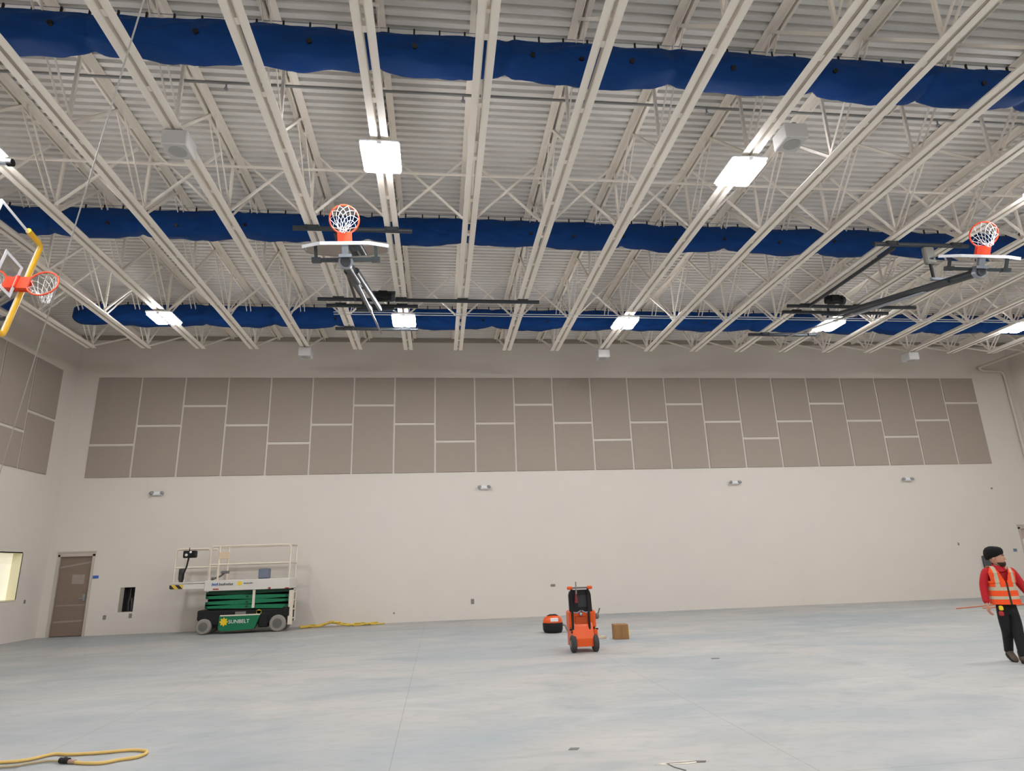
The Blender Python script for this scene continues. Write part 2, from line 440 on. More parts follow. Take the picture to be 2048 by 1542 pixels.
# ------------------------------------------------------------------ blue fabric ducts
def duct(y0, xa, xb_, seed, label, nozzles, zc=8.60, capleft=False):
    root = empty('fabric_duct', (0,y0,zc), 0, label, 'air duct', 'deflated blue fabric ducts')
    dx = .05; n = int((xb_-xa)/dx)+1; NS = 40
    rings = []
    LB = 2.05
    def ring(x):
        u_ = x/LB + seed*.37 + .16*math.sin(x*.7+seed); fr = u_ - math.floor(u_); cell = math.floor(u_)
        par = 1-(2*fr-1)**2                       # 0 at a seam, 1 in mid-bay
        pinch = math.exp(-(min(fr,1-fr)/.035)**2) # crease at the zipped seams
        n1 = hnoise(x*.9,seed)-.5; n2 = hnoise(x*2.6,seed+3)-.5; n3 = hnoise(x*.45,seed+7)-.5
        top = .30 + .04*n2 + .06*max(0,n1)
        bot = -.235 - .10*par*(.7+.8*n3) + .04*n2
        hw = .23 + .06*n1
        if capleft:
            e = min(1.0,(x-xa)/.55+.001); e = math.sqrt(max(0.02,1-(1-e)**2)); top *= (.55+.45*e); bot *= (.25+.75*e); hw *= max(.05,e)
        cr = math.radians(192 + (48+26*(hnoise(cell+.5,seed)-.5))*par)   # drooping crease on the hall side
        out = []
        for k in range(NS):
            a = 2*PI*k/NS; ca, sa = math.cos(a), math.sin(a)
            if sa > 0:     # slack sheet hanging almost flat below the clips
                zz = sa**.8*top; ww = hw*(.30+.70*(1-sa))*math.copysign(abs(ca)**.7,ca)
            else:          # heavy rounded bottom
                zz = -abs(sa)**.85*-bot; ww = hw*math.copysign(abs(ca)**.6,ca)*(1+.10*math.sin(PI*abs(sa)))
            ca = ww/hw; ww = hw
            t_ = (a-cr)/.22; st = 1/(1+math.exp(-t_)) if PI*.5 < a < PI*1.62 else (1 if a >= PI*1.62 else 0)
            fold = (-.22*(1-st) + .12*st)*(1 if a > PI*.5 else 0)*(.45+.55*par)
            fold += .17*(hnoise(x*2.3+a*2.2,seed+5)-.5) + .12*(hnoise(x*5.0-a*3.6,seed+9)-.5) - .26*pinch
            # diagonal pull lines from the hanging clips
            fold += .09*math.sin(x*9 + a*4 + 5*hnoise(x*1.1,seed+2))*hnoise(x*1.7+a,seed+13)
            out.append(V(x, ca*ww*(1+fold), zz*(1+fold*.35)))
        return out
    for i in range(n): rings.append(ring(xa+i*dx))
    MB().loft(rings).build('duct_skin', M_duct, root)
    hk = MB(); x = xa+.3
    hk.cyl((xa,0,.375),(xb_,0,.375),.006,6)
    hk.build('suspension_cable', M_galv, root)
    while x < xb_-.1:
        r = ring(x); t = max(r, key=lambda p: p.z)
        MB().box((x-.012,-.012,t.z-.02),(x+.012,.012,.383)).build('hanger_clip', M_hook, root); x += .36
    for nx in nozzles:
        r = ring(nx)
        # nozzle faces the hall on the lower front side
        k = int(NS*(212/360.)); p = r[k]; p2 = r[k+1]; d = (r[k+1]-r[k-1]); nr = V(0,-d.z,d.y).normalized()
        if nr.y > 0: nr = -nr
        MB().cyl(p-nr*.02, p+nr*.025, .036, 12).build('air_nozzle', M_hook, root)
    return root
duct(7.42, XL+.05, 20.0, 1, 'front blue deflated fabric duct threaded through the joists nearest the camera', [-4.95,-3.17,-1.73,-.32,1.32,2.02,2.75,4.28,5.85,8.3])
duct(12.40, XL+.05, 20.0, 5, 'middle blue deflated fabric duct behind the basketball hoops', [-6.6,-5.3,-3.95,-2.5,2.0,2.95,4.05,5.25,6.4,7.7,9.0])
duct(17.46, -9.97, 20.0, 9, 'rear blue deflated fabric duct with rounded left end near the back wall', [-2.9,-1.0,1.3,3.2,5.4,8.0], capleft=True)

# ------------------------------------------------------------------ high bay lights
hb = None
for ri,yy in enumerate((15.60,8.73,1.86,-5.0)):
    for ci,k in enumerate((-5,-1,3,7,11)):
        loc = (jx(k), yy, ZB-.10)
        if ri == 0: lab = 'lit white high bay light, %s from the left in the rear row' % ORD[ci]
        elif ri == 1 and ci in (1,2): lab = 'lit white high bay light in front row, %s of the two large ones' % ('left','right')[ci-1]
        else: lab = 'lit white high bay light on the joists outside the picture'
        if hb is None:
            hb = empty('high_bay_light', loc, 0, lab, 'ceiling light', 'high bay lights under the joists')
            m = MB(); m.box((-.30,-.38,.03),(.30,.38,.075),bev=.012); m.box((-.035,-.39,-.005),(.035,.39,.04)); m.build('light_housing', M_white, hb)
            for s_ in (-1,1):
                pl = []
                for (cx,cy,a0) in ((s_*.165+.07,.30,0),(s_*.165-.07,.30,90),(s_*.165-.07,-.30,180),(s_*.165+.07,-.30,270)):
                    for t in range(5): a = math.radians(a0+t*22.5); pl.append((cx+.055*math.cos(a), cy+.055*math.sin(a)))
                MB().prism(pl, lambda p,d: V(p[0],p[1],d), -.012, .030).build('diffuser', M_diff, hb)
            m = MB(); m.box((-.06,-.25,.07),(.06,-.2,.10)); m.box((-.06,.2,.07),(.06,.25,.10)); m.build('mounting_clips', M_galv, hb)
        else:
            c = copy_tree(hb); c.location = loc; c['label'] = lab

# ------------------------------------------------------------------ loudspeakers on the joists
spk = None
for (x,y,z,rz,lab) in ((-3.80,8.52,7.70,0,'white loudspeaker box clamped under a joist at upper left'),
                   (5.36,7.78,7.74,0,'white loudspeaker box beside the right front high bay light'),
                   (-3.83,18.05,7.70,0,'small white loudspeaker on joist end above the back wall, left one'),
                   (5.02,18.08,7.70,0,'small white loudspeaker on joist end above the back wall, middle one'),
                   (15.34,18.15,7.70,0,'small white loudspeaker on joist end above the back wall, right one')):
    if spk is None:
        spk = empty('loudspeaker', (x,y,z), rz, lab, 'loudspeaker', 'white loudspeakers hung from the joists')
        MB().box((-.18,-.19,-.12),(.18,.19,.13),bev=.015).build('cabinet', M_spkw, spk)
        MB().cyl((0,-.01,-.122),(0,-.01,-.130),.125,24).build('speaker_grille', M_grille, spk)
        m = MB(); m.box((-.03,-.16,.12),(.03,-.12,.16)); m.box((-.03,.12,.12),(.03,.16,.16)); m.build('mounting_bracket', M_galv, spk)
    else:
        c = copy_tree(spk); c.location = (x,y,z); c['label'] = lab

# ------------------------------------------------------------------ acoustic panels
PW = 1.2192*1.1; PX0 = -9.85171*1.1; PZ0, PZ1 = 4.535, 7.83
SPL = {'low':PZ0+.322*(PZ1-PZ0),'mid':PZ0+.505*(PZ1-PZ0),'high':PZ0+.70*(PZ1-PZ0)}
PAT = ['low','mid','high','mid']
def apanel(name, w_, h_, loc, rz, lab, group):
    # fabric-wrapped board with softened edges; origin at lower-left corner on the wall
    o = MB().box((0.030,-.030,.040),(w_-.030,-.001,h_-.040),bev=.008).build(name, M_panel)
    o.location = loc; o.rotation_euler = (0,0,rz); tag(o, lab, 'acoustic panel', group); return o
for i in range(23):
    x = PX0+PW*i; zs = SPL[PAT[i%4]]
    for (a,b,nm) in ((PZ0,zs,'lower'),(zs,PZ1,'upper')):
        szz = 'short' if (b-a) < 1.3 else ('tall' if b-a > 2 else 'taupe')
        apanel('acoustic_panel', PW, b-a, (x,YB,a), 0, '%s %sacoustic panel, back wall, %s column from left' % (nm, '' if szz=='taupe' else szz+' taupe ', ORD[i]) if szz!='taupe' else '%s half-height taupe acoustic panel, back wall, %s column from left' % (nm, ORD[i]), 'acoustic panels on the back wall')
for i in range(3):
    y1 = 20.10-PW*i; zs = SPL[['mid','low','mid'][i]]
    for (a,b,nm) in ((PZ0,zs,'lower'),(zs,PZ1,'upper')):
        if i == 2 and nm == 'lower': continue
        apanel('acoustic_panel', PW, b-a, (XL,y1-PW,a), PI/2, '%s taupe acoustic panel on the left wall, %s from the back corner' % (nm, ORD[i]), 'acoustic panels on the left wall')

# ------------------------------------------------------------------ small things on the walls
em = None
M_lamphead = mat('lamp_head_grey', (150,150,150), .5, var=0)
for i,x in enumerate((-8.615,1.487,10.087,16.498)):
    lab = 'white twin-head emergency light below the panels, %s from the left' % ORD[i]
    if em is None:
        em = empty('emergency_light', (x,YB,4.06), 0, lab, 'emergency light', 'emergency lights on the back wall')
        MB().box((-.15,-.09,-.07),(.15,-.001,.05),bev=.03).build('body', M_white, em)
        for s_ in (-1,1):
            m = MB().cyl((s_*.13,-.06,.02),(s_*.17,-.13,.0),.05,14); m.ball((s_*.17,-.13,.0),.045); m.build('lamp_head', M_lamphead, em)
    else:
        c = copy_tree(em); c.location = (x,YB,4.06); c['label'] = lab
def plate(x,z,w_,h_,m,name,lab,cat,group=None,y=YB):
    o = MB().box((-w_/2,-.014,-h_/2),(w_/2,-.001,h_/2),bev=.006); 
    o = o.build(name, m); o.location = (x,y,z); tag(o,lab,cat,group); return o
plate(1.057,.527,.10,.15,M_grey,'outlet_plate','grey wall outlet low on the back wall left of the orange machine','outlet')
plate(3.62,.92,.15,.07,M_grey,'outlet_plate','flat grey wall plate just above the black and orange vacuum','outlet')
plate(17.98,1.79,.06,.09,M_grey,'wall_switch','small grey wall switch left of the walking person','switch')
plate(-9.69,.49,.09,.12,M_grey,'outlet_plate','grey outlet plate between brown door and wall recess','outlet')
plate(-8.98,.51,.09,.12,M_grey,'outlet_plate','grey outlet plate directly below the dark wall recess','outlet')
plate(-10.085,1.635,.16,.08,M_blue,'door_tag','small blue tag on wall beside the brown door','tag')
plate(20.09,1.52,.14,.10,mat('blue_grey_tag',(110,124,150),.5,var=0),'door_tag','small blue tag on wall left of the right door','tag')
plate(2.55,.6,.05,.05,M_grey,'wall_plug','tiny grey plug on wall between hose and outlet','plug')
bpy.data.objects['wall_plug'].location.x = -1.35; bpy.data.objects['wall_plug'].location.z = .28
plate(19.75,3.68,.07,.06,M_grey,'sensor','tiny grey sensor high on back wall at right','sensor')
pl = MB().box((-.04,-.014,-.05),(.04,-.001,.05),bev=.006).build('outlet_plate', M_grey); pl.location = (XL,20.10,1.03); pl.rotation_euler=(0,0,PI/2); tag(pl,'small grey outlet on left wall below the lit window','outlet')
# service recess
rc = empty('wall_recess', (RC[0],YB,RC[2]), 0, 'open dark service recess in back wall right of the brown door', 'wall recess')
W_, H = RC[1]-RC[0], RC[3]-RC[2]
m = MB(); m.box((0,.002,0),(.012,.24,H)); m.box((W_-.012,.002,0),(W_,.24,H)); m.box((0,.002,0),(W_,.24,.012)); m.box((0,.002,H-.012),(W_,.24,H)); m.box((0,.23,0),(W_,.25,H)); m.build('recess_liner', mat('recess_dark',(42,42,44),.7,var=.1), rc)
MB().box((-.10,-.012,.0),(-.004,-.001,H)).build('shade_strip', MATS['ledger_paint'], rc)  # shading left of the recess, put in as a darker strip
m = MB(); m.tube([(.10,.19,.03),(.09,.17,.25),(.13,.15,.42),(.11,.2,.66)],.022,8); m.tube([(.19,.2,.02),(.2,.16,.2),(.17,.18,.38)],.03,8); m.build('pipe_stub', mat('recess_pipe',(86,84,82),.6,var=.1), rc)
# dark wall unit behind the person
dp = MB().box((-.15,-.12,-.25),(.15,-.001,.23),bev=.02).build('wall_unit', mat('charcoal_unit',(74,76,76),.5,var=.1)); dp.location=(18.88,YB,1.14)
tag(dp,'dark grey box on back wall behind the walking person\'s shoulder','wall unit')
# painted conduit at the right corner
m = MB(); m.tube([(20.29,11.5,8.20),(20.29,YB-.22,8.20),(20.30,YB-.12,8.19),(20.36,YB-.08,8.14),(20.48,YB-.075,8.09),(21.15,YB-.075,8.06),(21.28,YB-.075,8.02),(21.33,YB-.075,7.90),(21.345,YB-.075,6.0),(21.35,YB-.075,.02)],.05,12)
for z in (6.9,5.4): m.tube([(21.345,YB-.075,z-.03),(21.345,YB-.075,z+.03)],.06,12)
tag(m.build('corner_pipe', M_pipe),'wall-coloured pipe bending down the back right corner','pipe')
# slanting cable, upper left
m = MB(); m.tube([(-3.17,5.897,7.781),(-7.32,11.97,5.89),(-11.47,18.036,3.996)],.010,6)
tag(m.build('stay_cable', mat('steel_cable',(196,194,190),.4,metal=.4,var=0)),'thin steel cable slanting from the joists down to the left wall','cable')

# ------------------------------------------------------------------ basketball backstops
def backstop(T, s, n, u, kind, label, mast_to=None, brace_to=None, mast_ext=None):
    """local frame: x=s along the board, y=n out of the face, z=u board up; origin mid bottom edge on the face"""
    s, n, u = Vector(s).normalized(), Vector(n), Vector(u)
    n = (n - s*n.dot(s)).normalized(); u = u - s*u.dot(s) - n*u.dot(n); u.normalize()
    root = empty('basketball_backstop', T, 0, label, 'basketball hoop', 'folded basketball backstops')
    R = Matrix(((s.x,n.x,u.x),(s.y,n.y,u.y),(s.z,n.z,u.z)))
    root.rotation_mode = 'QUATERNION'; root.rotation_quaternion = R.to_quaternion()
    inv = R.to_quaternion().inverted()
    def loc(wp): return inv @ (Vector(wp)-Vector(T))
    if kind == 'fan':
        hw, H = .686, .99
        out = [(-.38,0),(.38,0),(hw,.22),(hw,.62)]
        for t in range(1,8): a = PI/2*t/8; out.append((hw*math.cos(a)*1.0, .62+(H-.62)*math.sin(a)))
        out.append((0,H)); out += [(-x,z) for (x,z) in out[-2:3:-1]] ; out += [(-hw,.62),(-hw,.22)]
    else:
        hw, H = .915, 1.07
        out = [(-hw,0),(hw,0),(hw,H),(-hw,H)]
    cx, cz = 0, H*.5
    def inset(d):
        q = []
        N = len(out)
        for i in range(N):
            p0, p1, p2 = Vector(out[i-1]), Vector(out[i]), Vector(out[(i+1)%N])
            e1 = (p1-p0).normalized(); e2 = (p2-p1).normalized()
            n1 = V(-e1.y,e1.x,0).xy; n2 = V(-e2.y,e2.x,0).xy
            b = (n1+n2); b = b/ max(.3,b.dot(n1))
            q.append(tuple(p1+b*d))
        return q
    MB().prism(inset(.012), lambda p,d: V(p[0],d,p[1]), -.010, 0).build('glass_panel', M_glass, root)
    I = inset(.045 if kind=='rect' else .014); N = len(out)
    def strip(i, y0, y1):
        j = (i+1)%N
        vs = [V(out[i][0],y0,out[i][1]),V(out[j][0],y0,out[j][1]),V(out[j][0],y1,out[j][1]),V(out[i][0],y1,out[i][1]),
              V(I[i][0],y0,I[i][1]),V(I[j][0],y0,I[j][1]),V(I[j][0],y1,I[j][1]),V(I[i][0],y1,I[i][1])]
        return vs,[(0,1,2,3),(4,7,6,5),(3,2,6,7),(0,4,5,1)]
    bottom = (0,1,N-1) if kind=='fan' else (0,)
    e = MB()
    for i in bottom: e.add(*strip(i,-.045,.008))
    e.build('bottom_edge', M_edge, root)
    e = MB()
    for i in range(N):
        if i not in bottom: e.add(*strip(i,-.014 if kind=='fan' else -.03,.006))
    e.build('board_frame', M_edge if kind=='rect' else M_aluf, root)
    tg = MB(); a, z0, z1, t = .305, .152, .61, .05
    for (x0,zz0,x1,zz1) in ((-a,z0,a,z0+t),(-a,z1-t,a,z1),(-a,z0+t,-a+t,z1-t),(a-t,z0+t,a,z1-t)): tg.box((x0,.001,zz0),(x1,.005,zz1))
    tg.build('target_square', M_edge, root)
    if kind == 'rect':
        p = MB(); r = .054
        p.tube([(-hw,-.01,.36),(-hw-.005,-.01,.05),(-hw+.03,-.01,.0),(-hw+.10,-.01,-.01),(hw-.10,-.01,-.01),(hw-.03,-.01,.0),(hw+.005,-.01,.05),(hw,-.01,.36)], r, 12)
        p.build('edge_padding', M_ypad, root)
    # rim, bracket, net
    rc_, rr, zr = .40, .232, .152
    m = MB(); m.tube([(rr*math.cos(2*PI*i/36), rc_+rr*math.sin(2*PI*i/36), zr) for i in range(36)], .014, 10, closed=True)
    for i in range(12):
        a = 2*PI*(i+.5)/12; m.tube([(rr*math.cos(a+d_)*.985, rc_+rr*math.sin(a+d_)*.985, zr-.016-q) for d_,q in ((-.06,0),(0,.014),(.06,0))], .004, 5)
    m.build('rim', M_rim, root)
    m = MB(); m.box((-.11,.004,zr-.10),(.11,.03,zr+.05)); m.box((-.11,.02,zr-.016),(.11,.19,zr+.016)); m.box((-.11,.02,zr-.10),(.11,.17,zr-.085)); m.box((-.10,.02,zr-.075),(-.088,.16,zr)); m.box((.088,.02,zr-.075),(.10,.16,zr)); m.box((-.10,.02,zr-.085),(.10,.13,zr-.07))
    m.build('rim_bracket', M_rim, root)
    g = inv @ V(0,0,-1)               # gravity, in board space
    ax = V(0,0,-1)
    C = V(0,rc_,zr-.02); LV = 6; NA = 10
    def node(l, i):
        t = l/LV; r = rr*(1-.80*t**.62)*(1 if l else .97)
        c = C + ax*(.22*t*(1-.45*t)) + g*(.16*t*t+.09*t)
        a = 2*PI*(i + .5*(l%2))/NA
        ex = V(1,0,0); dirn = (ax*(1-t*.8)+g*t*.8).normalized()
        ey = dirn.cross(ex).normalized(); ex = ey.cross(dirn)
        jit = .012*math.sin(i*2.3+l*1.7)*t
        return c + (ex*math.cos(a) - ey*math.sin(a)*(1))*(r+jit)
    m = MB()
    for l in range(LV):
        for i in range(NA):
            p = node(l,i)
            for q in ((i, i-1) if l%2==0 else (i, i+1)): m.tube([p, node(l+1,q%NA)], .0040, 5, caps=False)
    m.build('net', M_net, root)
    # mast, gooseneck, mount bar on the back of the board
    if mast_to is not None:
        A = V(0,-.30,.10); Bm = loc(mast_to); d = (Bm-A).normalized()
        m = MB(); m.tube([A - d*.05, A+d*1.5], .082, 20); m.build('mast_head', M_dark, root)
        m = MB(); m.tube([A - d*.02, A+d*.07], .115, 24); m.box((-.05,-.22,.06),(.05,-.03,.16)); m.box((-.10,-.24,.02),(.10,-.19,.22)); m.build('mast_collar', M_galv, root)
        sd = d.cross(V(0,1,0)).normalized()
        m = MB()
        for q in (-1,1): m.tube([A+d*.7+sd*q*.075, Bm+sd*q*.11], .056, 14)
        for t in (.2,.45,.7): c0 = A+(Bm-A)*t; m.tube([c0-sd*.13,c0+sd*.13],.02,8)
        m.build('mast', M_dark, root)
        m = MB(); m.cyl(Bm-sd*.45,Bm+sd*.45,.05,14)
        for q in (-1,1): m.bar(Bm+sd*q*.3, Bm+sd*q*.3 - g*.22,.05,.05)
        m.build('pivot', M_dark, root)
    m = MB(); m.box((-.48,-.27,.20),(.48,-.21,.27)); 
    for q in (-1,1): m.box((q*.40,-.28,.18),(q*.54,-.20,.30)); m.box((q*.45,-.22,.22),(q*.50,-.012,.26))
    m.build('mount_bar', M_dark, root)
    if brace_to is not None:
        A2 = A+(Bm-A)*.30 + V(0,-.06,0); B2 = loc(brace_to)
        mid = A2+(B2-A2)*.42
        MB().tube([A2,mid],.034,12).build('brace_sleeve', M_galv, root)
        m = MB(); m.tube([mid-(B2-A2)*.03,B2],.025,12); m.tube([mid,mid+(B2-A2)*.03],.045,12); m.build('brace_rod', M_chrome, root)
    if mast_ext is not None:      # mast running out of the picture
        A = V(0,-.35,.25); Bm = loc(mast_ext)
        MB().tube([A,Bm],.08,16).build('mast', M_dark, root)
        m = MB(); m.tube([A+(0,-0.02,-.04) if False else A+V(0,0,-.06),A+V(0,.16,-.02),A+V(0,.33,.06)],.06,12); m.build('gooseneck', M_galv, root)
    return root
backstop((-1.486,9.33,6.622),(-.9977,-.0384,-.0557),(-.044,-.255,.966),(-.051,.966,.252),'fan',
         'basketball hoop with folded-up fan glass board at centre left, seen from beneath', mast_to=(-1.50,14.48,7.62), brace_to=(-1.52,16.27,7.68))
backstop((10.09,9.63,6.84),(-.9357,.3081,.1718),(.0465,-.375,.926),(.35,.874,.337),'fan',
         'basketball hoop with folded-up fan glass board at far right', mast_to=(10.5,14.48,7.64), brace_to=(10.05,16.42,7.72))
backstop((-6.762,10.367,6.187),(-.029,-.224,-.974),(.9995,-.017,-.026),(-.011,-.974,.224),'rect',
         'basketball hoop with rectangular glass board and yellow edge padding at left edge', mast_ext=(-7.1,4.2,7.75))
# support pipes clamped under the joists
def spipe(x0,x1,y,lab,r=.045,z=ZB-.055,m=M_dark,clamps=()):
    o = empty('support_pipe', ((x0+x1)/2,y,z), 0, lab, 'support pipe', 'dark support pipes of the backstops')
    h = (x1-x0)/2
    MB().cyl((-h,0,0),(h,0,0),r,14).build('pipe', m, o)
    for k in clamps:
        q = jx(k)-(x0+x1)/2
        mm = MB(); mm.box((q-.13,-.055,-.02),(q+.13,.055,.053)); 
        for t in (-.10,.10): mm.cyl((q+t,-.06,-.05),(q+t,-.06,.06),.009,6)
        mm.build('joist_clamp', M_dark, o)
    return o
A1_, A2_ = (-2,-1), (6,7)
spipe(-2.71,-.50,11.02,'dark pipe under two joists just behind the centre left hoop rim',clamps=A1_)
spipe(-2.84,2.47,14.32,'longest dark pipe, clamped across four joists behind the centre left hoop',clamps=(-2,-1,0,1))
spipe(-2.70,-.50,14.70,'dark pipe beside the longest pipe, above the middle rear light',clamps=A1_)
spipe(-2.72,-.54,16.27,'rearmost dark pipe of the centre left hoop, nearest the back wall',clamps=A1_)
spipe(9.04,11.20,11.02,'dark pipe under two joists left of the far right hoop',clamps=A2_)
spipe(8.97,12.56,14.32,'long dark pipe holding the mast of the far right hoop',clamps=A2_)
spipe(9.05,12.06,14.72,'dark pipe beside the mast pivot of the far right hoop, above a light',clamps=A2_)
spipe(8.95,10.75,16.43,'rearmost dark pipe of the far right hoop, near the back wall',clamps=A2_)
o = spipe(-8.9,-6.36,8.97,'shiny pipe with black end cap at the left picture edge',r=.055,z=7.60,m=M_chrome)
MB().cyl((1.25,0,0),(1.32,0,0),.058,14).build('end_cap', M_black, o)
# hoist motors and diagonal back stays
def motor(x,y,lab,z=ZB-.14):
    o = empty('hoist_winch', (x,y,z), 0, lab, 'winch', 'black hoist winches')
    m = MB(); m.cyl((-.20,0,0),(.20,0,0),.085,16); m.box((-.10,-.12,-.06),(.10,.12,.11)); m.build('motor', M_black, o)
    MB().cyl((.20,0,0),(.27,0,0),.11,18).build('drum', M_dark, o)
    m = MB(); m.box((-.25,-.02,.06),(.28,.02,.14)); m.build('mount_plate', M_dark, o)
    return o
motor(-1.28,13.95,'black hoist winch beside the mast of the centre left hoop')
motor(9.86,13.75,'black hoist winch beside the mast of the far right hoop')
o = MB(); o.bar((9.55,11.08,7.76),(9.50,14.26,7.76),.045,.07); tag(o.build('pipe_strut', M_dark),'dark strut joining the two long pipes left of far right hoop','strut')
o = MB(); o.bar((-1.95,11.08,7.76),(-1.95,14.26,7.76),.045,.07); tag(o.build('pipe_strut', M_dark),'dark strut joining the pipes behind the centre left hoop','strut')
# safety reel hanging from the front pipe of the right hoop
o = empty('safety_reel', (10.26,11.02,7.75), 0, 'grey and black safety strap reel hanging left of the far right board', 'strap reel')
m = MB(); m.box((-.14,-.06,-.40),(.10,.06,-.004),bev=.03); m.build('reel_case', M_grey, o)
m = MB(); m.cyl((-.03,0,-.40),(-.03,0,-.72),.03,10); m.build('strap', M_black, o)
m = MB(); m.box((-.10,-.03,-.76),(.22,.03,-.71)); m.cyl((.10,0,-.75),(.10,0,-.90),.02,8); m.build('strap_fitting', M_galv, o)

# ------------------------------------------------------------------ scissor lift
LX, LY = -4.97*1.1, 17.72*1.1
L = empty('scissor_lift', (LX,LY,0), 0, 'green and white scissor lift parked in front of the back wall', 'scissor lift')
WD = .80
L.scale = (1.1,1.1,1.1)
m = MB(); m.box((-1.06,.06,.20),(1.16,WD-.06,.56),bev=.03); m.box((-1.08,.04,.34),(-.80,WD-.04,.58),bev=.02); m.box((1.0,.04,.36),(1.18,WD-.04,.60),bev=.02); m.box((.42,.02,.12),(.66,.3,.46),bev=.03); m.build('chassis', M_black, L)
m = MB(); m.prism([(-.52,.44),(-.53,.12),(-.44,.07),(.33,.10),(.36,.14),(.48,.46)], lambda p,d: V(p[0],d,p[1]), -.02,.16); m.build('battery_tray', M_green, L)
m = MB(); m.box((-.50,-.024,.425),(.47,.0,.455)); m.build('tray_lid', M_cream, L)
for (x,y,r,nm) in ((-.90,.0,.19,'f'),(.90,.0,.205,'r'),(-.90,WD-.17,.19,'f'),(.90,WD-.17,.205,'r')):
    wl = MB(); pr = [(.0,r*.86),(.02,r*.97),(.05,r),(.12,r),(.15,r*.97),(.17,r*.86)]
    wl.loft([[V(x+rr*math.cos(2*PI*k/28), y+yy, r+rr*math.sin(2*PI*k/28)) for k in range(28)] for yy,rr in pr])
    wo = wl.build('wheel', M_tyre, L)
    m = MB().cyl((x,y-.006,r),(x,y+.10,r),r*.58,20); m.cyl((x,y-.02,r),(x,y+.05,r),r*.22,14); m.build('hub', M_hub, wo)
for q,(z0,z1) in enumerate(((.59,.69),(.70,.81),(.82,.93),(.94,1.05))):
    m = MB(); a = (.03 if q%2 else -.03)
    for yy in (.10,WD-.18):
        m.bar((-.92,yy,(z0+z1)/2-a),(1.12,yy,(z0+z1)/2+a),.06,(z1-z0)*.95)
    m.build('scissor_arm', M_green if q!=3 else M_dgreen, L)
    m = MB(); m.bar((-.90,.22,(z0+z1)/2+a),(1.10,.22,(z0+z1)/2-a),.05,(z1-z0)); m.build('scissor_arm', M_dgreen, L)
m = MB()
for x in (-.88,.10,1.08):
    for z in (.64,.75,.88,.99): m.cyl((x,.05,z),(x,WD-.08,z),.028,10)
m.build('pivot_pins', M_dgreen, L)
m = MB(); m.box((.24,.02,.60),(.30,.06,1.06)); m.build('safety_prop', M_cream, L)
m = MB(); m.box((-.96,.0,1.04),(1.15,WD,1.30),bev=.012); m.build('platform', M_plat, L)
m = MB(); m.box((-1.80,.03,1.10),(-.96,WD-.03,1.24),bev=.01); m.box((-1.80,.02,1.25),(-.96,WD-.02,1.28)); m.build('extension_deck', M_plat, L)
m = MB(); m.box((-1.81,.022,1.12),(-1.48,.03,1.22)); m.build('hazard_tape', M_haz, L)
RL = [(-.88,-.88),(1.10,1.10)]
def rails(x0,x1,posts,nm,zt=2.15,zm=1.69,yy=(.03,WD-.03)):
    m = MB(); r = .024
    for y in yy:
        m.tube([(x0,y,1.25),(x0,y,zt-.05),(x0+.05,y,zt),(x1-.05,y,zt),(x1,y,zt-.05),(x1,y,1.25)], r, 8)
        m.tube([(x0,y,zm),(x1,y,zm)], r*.9, 8)
        for p in posts: m.tube([(p,y,1.25),(p,y,zt)], r, 8)
    return m.build(nm, M_cream, L)
rails(-.87,1.12,(-.66,),'guard_rail',yy=(.03,)); rails(-.87,1.12,(-.66,),'guard_rail',yy=(WD-.03,))
rails(-1.74,-.90,(),'extension_rail',2.10,1.64,(.06,)); rails(-1.74,-.90,(),'extension_rail',2.10,1.64,(WD-.06,))
m = MB(); r = .02
for x,zt,zm,y0 in ((-1.74,2.10,1.64,.06),(1.12,2.15,1.69,.03)):
    m.tube([(x,y0,zt),(x,WD-y0,zt)],r,8); m.tube([(x,y0,zm),(x,WD-y0,zm)],r,8)
m.build('end_rail', M_cream, L)
m = MB()
for y in (.12,WD-.3): m.tube([(1.21,y,.22),(1.21,y,.98)],.025,8)
for z in (.3,.52,.74,.94): m.tube([(1.21,.12,z),(1.21,WD-.3,z)],.018,8)
m.box((1.14,.05,.16),(1.24,.14,1.0)); m.build('ladder', M_cream, L)
m = MB(); m.box((-1.56,.0,1.88),(-1.25,.16,2.06),bev=.02); m.box((-1.50,-.03,1.93),(-1.32,.02,2.04)); m.tube([(-1.42,.05,2.06),(-1.42,.05,2.13)],.016,8); cb = m.build('control_box', M_black, L)
m = MB(); m.ball((-1.46,-.035,1.95),.035); m.ball((-1.36,-.035,2.02),.03); m.build('control_knobs', M_white, cb)
m = MB(); m.tube([(-1.42,.05,1.9),(-1.45,.04,1.66),(-1.52,.05,1.46),(-1.53,.06,1.28)],.022,8); m.build('control_cable', M_black, L)
m = MB(); m.box((-.66,.0,1.83),(-.40,.02,2.0),bev=.005); m.build('manual_box', M_paint_drip, L)
m = MB(); m.cyl((-.40,-.004,.29),(-.40,-.0245,.29),.075,16)
for i in range(8): a = 2*PI*i/8; m.box((-.40+.085*math.cos(a)-.016,-.0235,.29+.085*math.sin(a)-.016),(-.40+.085*math.cos(a)+.016,-.005,.29+.085*math.sin(a)+.016))
m.build('sun_emblem', M_yel, L)
m = MB(); m.cyl((.42,.055,.50),(.42,.045,.50),.055,12); m.box((.36,.045,.44),(.48,.055,.53)); m.build('warning_sticker', M_yel, L)
m = MB(); m.box((-.16,.046,.44),(.10,.056,.52)); m.build('data_plate', M_grey, L)
m = MB(); m.cyl((-.09,-.001,1.21),(-.09,-.005,1.21),.055,14); m.build('round_sticker', M_yel, L)
